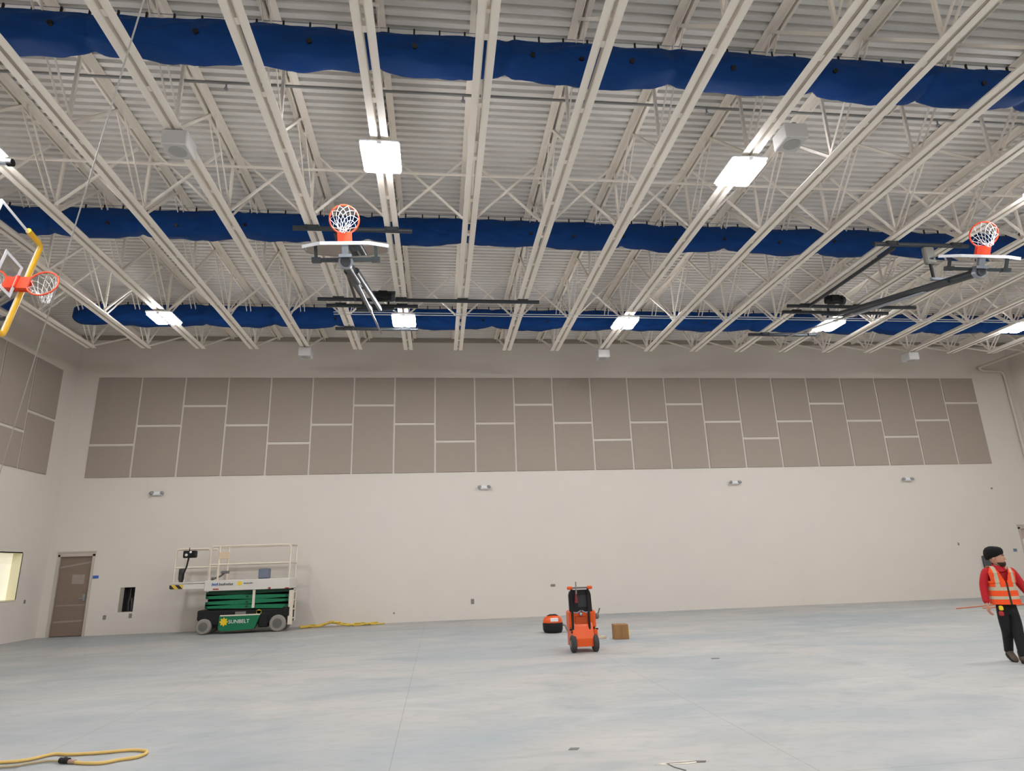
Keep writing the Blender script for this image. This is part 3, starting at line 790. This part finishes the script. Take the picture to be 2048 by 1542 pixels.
def marks(x0,x1,z0,z1,n,mm,nm):
    m = MB(); w_ = (x1-x0)/n
    for i in range(n):
        a = x0+i*w_; h = z1-(0.012 if i%3 else 0)
        m.prism([(a,z0),(a+w_*.55,z0),(a+w_*.55+.015,h),(a+.015,h)], lambda p,d: V(p[0],d,p[1]), -.006,-.0005)
        if i%2: m.box((a,-.006,(z0+z1)/2-.006),(a+w_*.9,-.0005,(z0+z1)/2+.008))
    return m.build(nm, mm, L)
marks(-.78,-.62,1.17,1.235,4,M_blue,'blue_lettering'); marks(-.61,-.25,1.17,1.23,9,mat('grey_ink',(90,92,96),.6,var=0),'grey_lettering')
marks(.0,.24,1.195,1.225,9,MATS['grey_ink'],'small_lettering')
m = MB(); m.box((-.74,-.005,1.07),(-.60,-.0005,1.10)); m.box((.62,-.005,1.04),(.68,-.0005,1.09)); m.box((1.04,-.005,1.04),(1.14,-.0005,1.07)); m.build('red_mark', mat('red_mark',(150,50,50),.6,var=.2), L)
tx = bpy.data.curves.new('lettering','FONT'); tx.body = 'SUNBELT'; tx.size = .125; tx.extrude = .003; tx.align_x = 'LEFT'
tmp = bpy.data.objects.new('lettering', tx); COL.objects.link(tmp); tx.materials.append(M_white)
bpy.context.view_layer.update()
tme = bpy.data.meshes.new_from_object(tmp.evaluated_get(bpy.context.evaluated_depsgraph_get()))
bpy.data.objects.remove(tmp)
to = link('lettering', tme, L); to.location = (-.29,-.024,.25); to.rotation_euler = (PI/2,0,0)
# things on the lift
o = MB().box((.27,.30,1.302),(.53,.56,1.56),bev=.02); o = o.build('tool_bin', mat('slate_blue_plastic',(112,120,138),.6,var=.05)); o.location=(LX,LY,0); o.scale=(1.1,1.1,1.1); tag(o,'slate blue bin standing on the scissor lift platform','bin')
m = MB(); m.tube([(-.83,.10,1.325),(-.62,.12,1.40),(-.50,.12,1.50)],.022,8); m.box((-.60,.06,1.46),(-.42,.18,1.53),bev=.01); m.ball((-.80,.1,1.345),.04); o = m.build('hand_tool', M_hub); o.location=(LX,LY,0); o.scale=(1.1,1.1,1.1); tag(o,'grey hand tool lying on the left of the lift platform','tool')
m = MB(); m.tube([(-1.62,.22,1.285),(-1.62,.22,1.36),(-1.62,.22,1.60),(-1.62,.22,1.64)],[.04,.07,.07,.03],14); o = m.build('tool_bag', mat('dark_bag',(70,72,70),.8)); o.location=(LX,LY,0); o.scale=(1.1,1.1,1.1); tag(o,'dark cylindrical bag at the left end of the lift','bag')

# ------------------------------------------------------------------ orange floor machine
G = empty('floor_grinder', (2.66,12.28,0), 0.0, 'orange floor grinding machine with tall black handle panel, wheels towards camera', 'floor machine')
G.scale = (.98,1.0,1.0)
m = MB()
m.prism([(-.02,.10),(-.02,.24),(.06,.44),(.16,.60),(.52,.60),(.56,.20),(.56,.08)], lambda p,d: V(d,p[0],p[1]), -.20,.20); m.build('base_housing', M_orange, G)
m = MB(); m.box((-.24,.10,.40),(.28,.42,.72),bev=.03); m.build('motor_cover', M_orange, G)
m = MB(); m.box((-.13,.085,.46),(.11,.105,.62),bev=.008); m.build('front_plate', M_dorange, G)
m = MB(); m.box((-.24,.07,.375),(.30,.14,.40)); m.box((-.22,.06,.33),(.20,.08,.36)); m.build('lower_bracket', M_black, G)
m = MB(); m.box((.20,.06,.07),(.29,.5,.40),bev=.02); m.build('side_skirt', M_orange, G)
for x in (-.245,.175):
    wl = MB(); r = .15; pr = [(0,r*.8),(.012,r*.95),(.03,r),(.07,r),(.088,r*.95),(.10,r*.8)]
    wl.loft([[V(x+xx, .05+rr*math.cos(2*PI*k/24), r+rr*math.sin(2*PI*k/24)) for k in range(24)] for xx,rr in pr])
    wo = wl.build('wheel', M_tyreb, G)
    MB().cyl((x-.006,.05,r),(x+.106,.05,r),r*.42,16).build('hub', M_grey, wo)
for x in (-.185,.135):
    m = MB(); m.tube([(x,.06,.36),(x,.055,.70),(x,.07,1.0),(x,.02,1.12)],.022,10); m.build('handle_post', M_black, G)
m = MB(); m.prism([(-.215,.70),(.215,.70),(.205,1.0),(.185,1.07),(.14,1.09),(-.15,1.09),(-.20,1.06),(-.22,1.0)], lambda p,d: V(p[0],d,p[1]), .10,.20)
hp = m.build('control_panel', M_black, G)
m = MB(); m.box((-.06,.092,.78),(.12,.102,1.0),bev=.004); m.build('panel_screen', mat('panel_grey',(44,46,48),.4,var=.1), hp)
m = MB(); m.tube([(-.20,.02,1.13),(.17,.02,1.13)],.016,10); m.build('handle_bar', M_hub, G)
for x in (-.215,.175): MB().box((x-.055,-.01,1.10),(x+.045,.05,1.16),bev=.015).build('handle_grip', M_orange, G)
m = MB(); m.box((-.11,.0,1.02),(-.085,.02,1.24),bev=.006); m.build('lever', M_grey, G)
m = MB(); m.prism([(-.105,1.08),(-.09,1.08),(-.06,.86),(-.125,.86)], lambda p,d: V(p[0],d,p[1]), .04,.06); m.build('red_strap', mat('dark_red_strap',(120,40,44),.7,var=.1), G)
m = MB(); m.tube([(-.18,.07,.70),(-.10,.05,.68),(-.02,.06,.72)],.012,8); m.tube([(.0,.06,.72),(.08,.05,.68),(.14,.07,.71)],.012,8); m.ball((-.02,.06,.66),.035); m.build('hose_fittings', M_galv, G)
m = MB(); m.ball((.33,.25,.60),.055); m.tube([(.28,.25,.60),(.36,.25,.64),(.40,.25,.74)],.014,8); m.build('side_valve', M_hub, G)
# vacuum, timber, box
Vc = empty('shop_vacuum', (2.72,15.98,0), 0, 'black and orange round shop vacuum left of the orange machine', 'vacuum')
Vc.scale = (1.1,1.1,.92)
def lathe(pr, n=28): 
    return [[V(r*math.cos(2*PI*k/n), r*math.sin(2*PI*k/n), z) for k in range(n)] for r,z in pr]
MB().loft(lathe([(.15,0),(.19,.01),(.215,.08),(.22,.22),(.215,.25)])).build('tank', M_black, Vc)
MB().loft(lathe([(.215,.25),(.21,.30),(.18,.37),(.13,.41),(.05,.42)])).build('motor_head', M_orange, Vc)
m = MB(); m.tube([(-.12,-.02,.405),(-.06,-.03,.435),(.06,-.03,.435),(.12,-.02,.405)],.018,8); m.build('carry_handle', M_black, Vc)
m = MB(); m.box((-.08,-.215,.28),(.09,-.185,.37),bev=.01); m.build('front_label', M_white, Vc)
m = MB(); m.tube([(.2,-.05,.2),(.27,-.08,.16),(.30,-.12,.05),(.36,-.1,.025)],.026,10); m.build('suction_hose', M_grey, Vc)
cbx = empty('cardboard_box', (3.86,14.12,0), -.05, 'brown cardboard box on floor right of the orange machine', 'box')
cbx.scale = (.88,.9,.92)
MB().box((-.175,-.15,0.001),(.165,.15,.32),bev=.004).build('carton', M_card, cbx)
m = MB(); m.box((.155,-.16,.06),(.19,-.05,.24),bev=.02); m.build('yellow_flap', mat('pale_yellow_wrap',(214,204,130),.6,var=.1), cbx)
m = MB(); m.box((-.03,-.152,.02),(.02,-.1505,.31)); m.build('packing_tape', mat('tape_brown',(138,102,64),.5,var=0), cbx)
m = MB(); m.box((-.18,-.06,0.001),(.22,.10,.05),bev=.006); m.prism([(-.16,.05),(.12,.05),(.02,.14),(-.12,.15)], lambda p,d: V(p[0],d,p[1]), -.04,.08)
o = m.build('timber_offcut', M_wood); o.location=(3.36,14.3,0); o.rotation_euler=(0,0,.2); tag(o,'pale timber offcut between the orange machine and cardboard box','timber')

# ------------------------------------------------------------------ hoses, cords and scraps on the floor
def spline(pts, n=8):
    out = []; P_ = [Vector(p) for p in pts]
    for i in range(len(P_)-1):
        p0 = P_[max(i-1,0)]; p1 = P_[i]; p2 = P_[i+1]; p3 = P_[min(i+2,len(P_)-1)]
        for t in range(n):
            t_ = t/n
            out.append(.5*((2*p1)+(-p0+p2)*t_+(2*p0-5*p1+4*p2-p3)*t_*t_+(-p0+3*p1-3*p2+p3)*t_**3))
    out.append(P_[-1]); return out
yh = empty('air_hose', (0,0,0), 0, 'yellow hose looped on the floor at the bottom left corner', 'hose')
m = MB(); m.tube(spline([(-6.6,7.3,.016),(-5.0,7.0,.016),(-3.95,6.92,.016),(-3.72,6.95,.016),(-3.58,7.10,.016),(-3.42,7.05,.016),(-3.14,7.04,.016),(-2.92,7.07,.016),(-2.77,7.03,.016),(-2.69,6.94,.016),(-2.71,6.80,.016),(-2.84,6.74,.016),(-2.95,6.67,.016),(-3.11,6.70,.016),(-3.22,6.75,.016)]),.014,10); m.build('hose_loop', M_hose, yh)
m = MB(); m.tube(spline([(-3.36,6.81,.018),(-3.51,6.86,.015),(-3.66,6.80,.015),(-3.84,6.75,.015),(-5.0,6.82,.015),(-6.6,7.0,.015)]),.010,10); m.build('hose_tail', mat('dull_hose',(168,152,118),.6,var=.05), yh)
m = MB(); m.cyl((-3.37,6.81,.026),(-3.28,6.775,.026),.024,12); m.ball((-3.32,6.79,.028),.027); m.build('connector', M_black, yh)
m = MB(); m.cyl((-3.28,6.775,.02),(-3.21,6.745,.02),.018,12); m.build('brass_fitting', mat('brass',(190,160,140),.4,metal=.5,var=0), yh)
m = MB()
pts = []
for i in range(46):
    t = i/45; pts.append((-3.95+2.0*t+.18*math.sin(i*1.9), 20.35+.22*math.cos(i*1.3)+.12*t, .03+.13*max(0,math.exp(-((t-.42)/.12)**2))*abs(math.sin(i*.8))+.015*(i%3)))
pts.append((-1.6,20.55,.02)); m.tube(spline(pts,6),.022,8)
tag(m.build('air_hose', M_hose2),'tangled yellow hose heaped at the foot of back wall right of lift','hose')
m = MB(); m.tube(spline([(14.4,17.3,.015),(15.2,17.55,.015),(16.2,17.9,.015),(16.9,17.7,.015),(16.0,17.3,.015),(15.0,17.05,.015)]),.014,8)
tag(m.build('extension_cord', M_ocord),'thin orange cord on floor behind the walking person','cord')
def scrap(name,x,y,pts,h,m_,lab,cat):
    o = MB().prism(pts, lambda p,d: V(p[0],p[1],d), .001, h).build(name, m_); o.location=(x,y,0); tag(o,lab,cat); return o
scrap('tape_scrap',1.186,6.18,[(-.055,-.03),(.03,-.04),(.06,.02),(-.02,.035)],.003,M_stain,'grey tape scrap on the floor at bottom centre','scrap')
scrap('tape_scrap',4.507,10.80,[(-.07,-.04),(.06,-.05),(.08,.03),(-.05,.05)],.004,M_stain,'dark flat scrap on the floor right of the cardboard box','scrap')
pc = empty('floor_patch', (1.95,5.58,0), 0, 'chipped pale patch with a crack on the floor at bottom edge', 'floor patch')
m = MB(); N = 18
m.prism([(.20*math.cos(2*PI*i/N)*(1+.25*math.sin(i*2.7)),.035*math.sin(2*PI*i/N)*(1+.3*math.sin(i*1.9))) for i in range(N)], lambda p,d: V(p[0],p[1],d), .001,.003); m.build('filler', M_pale, pc)
m = MB(); m.tube([(-.13,-.005,.003),(-.02,.005,.003),(.05,.0,.003),(.14,.01,.003)],.004,5); m.tube([(-.12,-.005,.003),(-.10,-.10,.003),(-.04,-.2,.003)],.005,5); m.prism([(.12,-.02),(.19,-.03),(.21,.0),(.13,.02)], lambda p,d: V(p[0],p[1],d), .001,.006); m.build('crack', M_stain, pc)

# ------------------------------------------------------------------ the walking person
def ringe(c, rx, ry, n=24, sq=1.0, M=None, tilt=0):
    out = []
    for k in range(n):
        a = 2*PI*k/n; ca, sa = math.cos(a), math.sin(a)
        x = rx*math.copysign(abs(ca)**sq,ca); y_ = ry*math.copysign(abs(sa)**sq,sa)
        p = V(x,y_,tilt*y_)
        if M is not None: p = M @ p
        out.append(Vector(c)+p)
    return out
def skinned(name, verts, edges, radii, mats, parent, root_i=0, levels=2):
    me = bpy.data.meshes.new(name); me.from_pydata([tuple(v) for v in verts], edges, [])
    o = bpy.data.objects.new(name, me); COL.objects.link(o)
    md = o.modifiers.new('skin','SKIN'); md.use_smooth_shade = True; md.branch_smoothing = .6
    for i,r in enumerate(radii):
        sv = me.skin_vertices[0].data[i]; sv.radius = (r,r) if not isinstance(r,tuple) else r; sv.use_root = (i==root_i)
    sub = o.modifiers.new('sub','SUBSURF'); sub.levels = levels; sub.render_levels = levels
    dg = bpy.context.evaluated_depsgraph_get(); dg.update()
    ev = o.evaluated_get(dg); m2 = bpy.data.meshes.new_from_object(ev)
    bpy.data.objects.remove(o); bpy.data.meshes.remove(me)
    m2.name = name
    m2.materials.clear(); m2.materials.append(mats)
    for p in m2.polygons: p.use_smooth = True
    return link(name, m2, parent)
# person space: x to his left (viewer right), -y forward, z up, 1.60 m tall
PX, PY = 8.28, 8.98
Pn = empty('person', (PX,PY,0), -.30, 'person in black knit hat and orange safety vest walking at right edge', 'person')
HEAD = V(.0,-.03,1.455)
headR = Matrix.Rotation(.85,3,'Z')      # head turned to his left
# body: one continuous skinned figure (neck, trunk, arms, hands, legs)
bv = [(0,0,.80),(0,0,.98),(0,-.005,1.16),(0,-.01,1.28),(0,-.02,1.38),
      (-.17,0,1.27),(-.225,.03,1.05),(-.245,.0,.88),(-.25,-.01,.845),
      (.17,0,1.27),(.25,-.01,1.05),(.29,-.10,.90),(.30,-.13,.84),
      (-.075,0,.74),(-.046,.03,.42),(-.018,.17,.14),
      (.075,-.0,.74),(.046,-.05,.43),(.030,-.09,.10)]
be = [(0,1),(1,2),(2,3),(3,4),(3,5),(5,6),(6,7),(7,8),(3,9),(9,10),(10,11),(11,12),(0,13),(13,14),(14,15),(0,16),(16,17),(17,18)]
br = [(.09,.07),(.09,.07),(.09,.07),(.06,.05),.042,.040,.040,.030,.027,.050,.040,.030,.027,.070,.050,.036,.070,.050,.036]
body = skinned('body', bv, be, br, M_skin, Pn)
def hand(base, dirn, side, nm):
    d = Vector(dirn).normalized(); sdv = V(side,0,0); sdv = (sdv - d*sdv.dot(d)).normalized(); fw = d.cross(sdv)
    b = Vector(base)
    m = MB(); rings = []
    for t,wd,th in ((-.02,.026,.020),(.02,.034,.018),(.05,.040,.016),(.085,.041,.014)):
        c = b + d*t; rings.append([c + fw*wd*math.cos(2*PI*k/12) + sdv*th*math.sin(2*PI*k/12) for k in range(12)])
    m.loft(rings)
    for q,(off,ln) in enumerate(((-.030,.062),(-.010,.075),(.011,.070),(.030,.052))):
        p0 = b + d*.078 + fw*off; p1 = p0 + d*ln*.45 - sdv*.006; p2 = p1 + d*ln*.32 - sdv*.016; p3 = p2 + d*ln*.22 - sdv*.02
        m.tube([p0,p1,p2,p3],[.0095,.009,.0085,.006],8)
    p0 = b + d*.02 - fw*.03; m.tube([p0,p0-fw*.022+d*.025-sdv*.006,p0-fw*.028+d*.055-sdv*.014],[.012,.010,.007],8)
    return m.build(nm, M_skin, Pn)
hand((-.257,-.018,.80),(-.02,-.12,-1),-1,'hand'); hand((.302,-.14,.825),(.05,-.25,-1),1,'hand')
# head with face
m = MB(); rings = []
for z,rx,ry,cy in ((-.115,.030,.032,-.045),(-.105,.045,.055,-.035),(-.08,.058,.078,-.018),(-.045,.066,.090,-.006),(0,.071,.096,.0),(.04,.073,.098,.004),(.08,.066,.086,.008),(.11,.045,.06,.01),(.122,.02,.028,.012)):
    rings.append([headR @ p + HEAD for p in ringe((0,cy,z),rx,ry,20,.92)])
m.loft(rings)
hd = lambda x,y_,z: headR @ V(x,y_,z) + HEAD
nz = [[hd(sx*w_,yy,zz) for sx,yy in ((-1,-.085),(0,dp_),(1,-.085))] for zz,w_,dp_ in ((.02,.008,-.098),(-.005,.012,-.112),(-.028,.018,-.122),(-.036,.016,-.105))]
m.loft([[r_[0],r_[1],r_[2],hd(0,-.07,0)] for r_ in nz])
for sx in (-1,1): m.ball(hd(sx*.074,.015,-.01),.026,10,8,sc=(.35,.7,1.2),M=headR)
head = m.build('head', M_skin, Pn)
m = MB(); m.tube([V(0,-.0,1.28),V(0,-.012,1.34),HEAD+V(0,.015,-.06)],[.052,.048,.046],14); m.build('neck', M_skin, Pn)
for sx in (-1,1):
    m = MB(); m.ball(hd(sx*.027,-.082,.012),.009,10,8); e_ = m.build('eye', M_white, head)
    m = MB(); m.ball(hd(sx*.027,-.0895,.012),.0045,8,6); m.tube([hd(sx*.012,-.097,.032),hd(sx*.045,-.088,.034)],.005,6); m.build('brow', M_hair, head)
m = MB(); m.tube([hd(-.022,-.094,-.060),hd(0,-.102,-.061),hd(.022,-.094,-.060)],.006,6); m.build('mouth', mat('lips',(150,86,80),.6,var=0), head)
# beard along the jaw, beanie
m = MB(); rings = []
for z,rx,ry,cy in ((-.128,.026,.03,-.05),(-.112,.050,.058,-.038),(-.092,.060,.080,-.021),(-.078,.0645,.086,-.015),(-.068,.066,.089,-.012)):
    rr = []
    for k in range(15):
        a = PI + PI*k/14; x = rx*math.cos(a)*1.02; y_ = ry*math.sin(a)*1.02
        rr.append(hd(x,cy+y_,z))
    rings.append(rr)
m.loft(rings,closed=False,caps=False); m.build('beard', M_hair, Pn)
m = MB(); rings = []
for z,rx,ry,cy,dz in ((.008,.078,.104,.016,.46),(.02,.090,.116,.020,.46),(.055,.102,.126,.024,.42),(.095,.106,.126,.028,.34),(.13,.098,.112,.032,.24),(.155,.070,.080,.036,.12),(.168,.022,.028,.038,0)):
    rings.append([hd(p.x,p.y,p.z) for p in [V(q.x,q.y,q.z - dz*(q.y-.0)*.75) for q in ringe((0,cy,z),rx,ry,24)]])
m.loft(rings); m.build('knit_hat', M_beanie, Pn)
# jacket: sleeves and trunk
jv = [(0,.0,.73),(0,0,.95),(0,-.005,1.13),(0,-.005,1.275),(-.165,.0,1.285),(-.228,.03,1.06),(-.250,.0,.88),(-.256,-.015,.80),(.165,0,1.285),(.255,-.01,1.06),(.296,-.10,.91),(.302,-.13,.84)]
jr = [(.150,.118),(.150,.115),(.14,.105),(.10,.085),.073,.060,.050,.046,.073,.060,.050,.046]
skinned('jacket', jv, [(0,1),(1,2),(2,3),(3,4),(4,5),(5,6),(6,7),(3,8),(8,9),(9,10),(10,11)], jr, M_red, Pn)
m = MB(); m.loft([ringe((0,-.012,z),rx,ry,20,tilt=.35) for z,rx,ry in ((1.285,.098,.085),(1.315,.084,.078),(1.345,.070,.070),(1.362,.068,.068))],caps=False); m.build('jacket_collar', M_red, Pn)
# vest: open-fronted shell around the trunk with reflective tape
def vring(z):
    t = (z-.80)/(1.335-.80)
    rx = .182-.018*math.sin(PI*min(1,t*1.1))+ (.010 if t>.55 else 0) ; ry = .150-.016*t
    if z > 1.24: rx = .188-(z-1.24)*.55; ry = .134-(z-1.24)*.42
    return rx, ry
NV = 120; zs = [.80+ i*(1.335-.80)/75 for i in range(76)]
vm = MB(); grid = []
for z in zs:
    rx, ry = vring(z); grid.append(ringe((0,-.004,z),rx,ry,NV,.86))
vs = [p for r_ in grid for p in r_]; 
for i in range(len(zs)-1):
    zc = (zs[i]+zs[i+1])/2
    for k in range(NV):
        k2 = (k+1)%NV; a = 2*PI*(k+.5)/NV; ca, sa = math.cos(a), math.sin(a)
        rx, ry = vring(zc); x = rx*math.copysign(abs(ca)**.86,ca)
        front = sa < 0
        # neckline V at the front, arm holes at the sides
        if front and zc > 1.08 and abs(x) < (zc-1.08)*.36: continue
        if not front and zc > 1.30 and abs(x) < .05: continue
        if zc > 1.13 and abs(ca) > .88: continue
        mi = 0
        if .868 < zc < .915 or .992 < zc < 1.045: mi = 1
        if zc >= 1.045 and .085 < abs(x) < .125: mi = 1
        if front and abs(x) < .012: mi = 2
        vm.add([grid[i][k],grid[i][k2],grid[i+1][k2],grid[i+1][k]],[(0,1,2,3)],mi,True)
vo = vm.build('safety_vest', [M_vest,M_refl,M_zip], Pn)
sd_ = vo.modifiers.new('thick','SOLIDIFY'); sd_.thickness = .008; sd_.offset = 1
# trousers and boots
tv = [(0,.0,.93),(0,0,.74),(-.070,0,.68),(-.046,.03,.43),(-.018,.17,.16),(-.017,.18,.12),(.070,-.0,.68),(.046,-.05,.43),(.030,-.09,.12),(.030,-.09,.085)]
tr = [(.135,.105),(.140,.110),.096,.076,.060,.062,.096,.076,.060,.062]
skinned('trousers', tv, [(0,1),(1,2),(2,3),(3,4),(4,5),(1,6),(6,7),(7,8),(8,9)], tr, M_trous, Pn)
def boot(ax, ay, az, pitch, nm):
    Rm = Matrix.Rotation(pitch,3,'X'); o = V(ax,ay,az)
    m = MB(); rings = []
    for y_,w_,h in ((.075,.030,.06),(.06,.040,.10),(.02,.043,.12),(-.03,.043,.10),(-.08,.045,.075),(-.13,.046,.06),(-.165,.036,.045),(-.18,.018,.03)):
        rings.append([o + Rm @ V(w_*math.cos(2*PI*k/16), y_, .03+h*(.5+.5*math.sin(2*PI*k/16))-.01) for k in range(16)])
    m.loft(rings); m.tube([o+Rm@V(0,.03,.08),o+Rm@V(0,.03,.16)],[.05,.052],14)
    b = m.build(nm, M_boot, Pn)
    s_ = MB(); poly = [(.034*math.cos(t)*1.3, -.055+.128*math.sin(t)) for t in [2*PI*i/20 for i in range(20)]]
    s_.prism(poly, lambda p,d: o + Rm @ V(p[0],p[1],d), 0,.028); s_.build('sole', M_sole, b)
boot(.030,-.09,.0,-.0,'boot'); boot(-.017,.20,.06,.45,'boot')
m = MB(); m.box((-.16,-.15,.72),(-.11,-.105,.785),bev=.012); tp = m.build('tape_measure', M_yel, Pn)
m = MB(); m.box((-.17,-.145,.645),(-.115,-.10,.71),bev=.012); m.build('red_pouch', mat('red_pouch',(170,40,44),.6,var=.1), Pn)
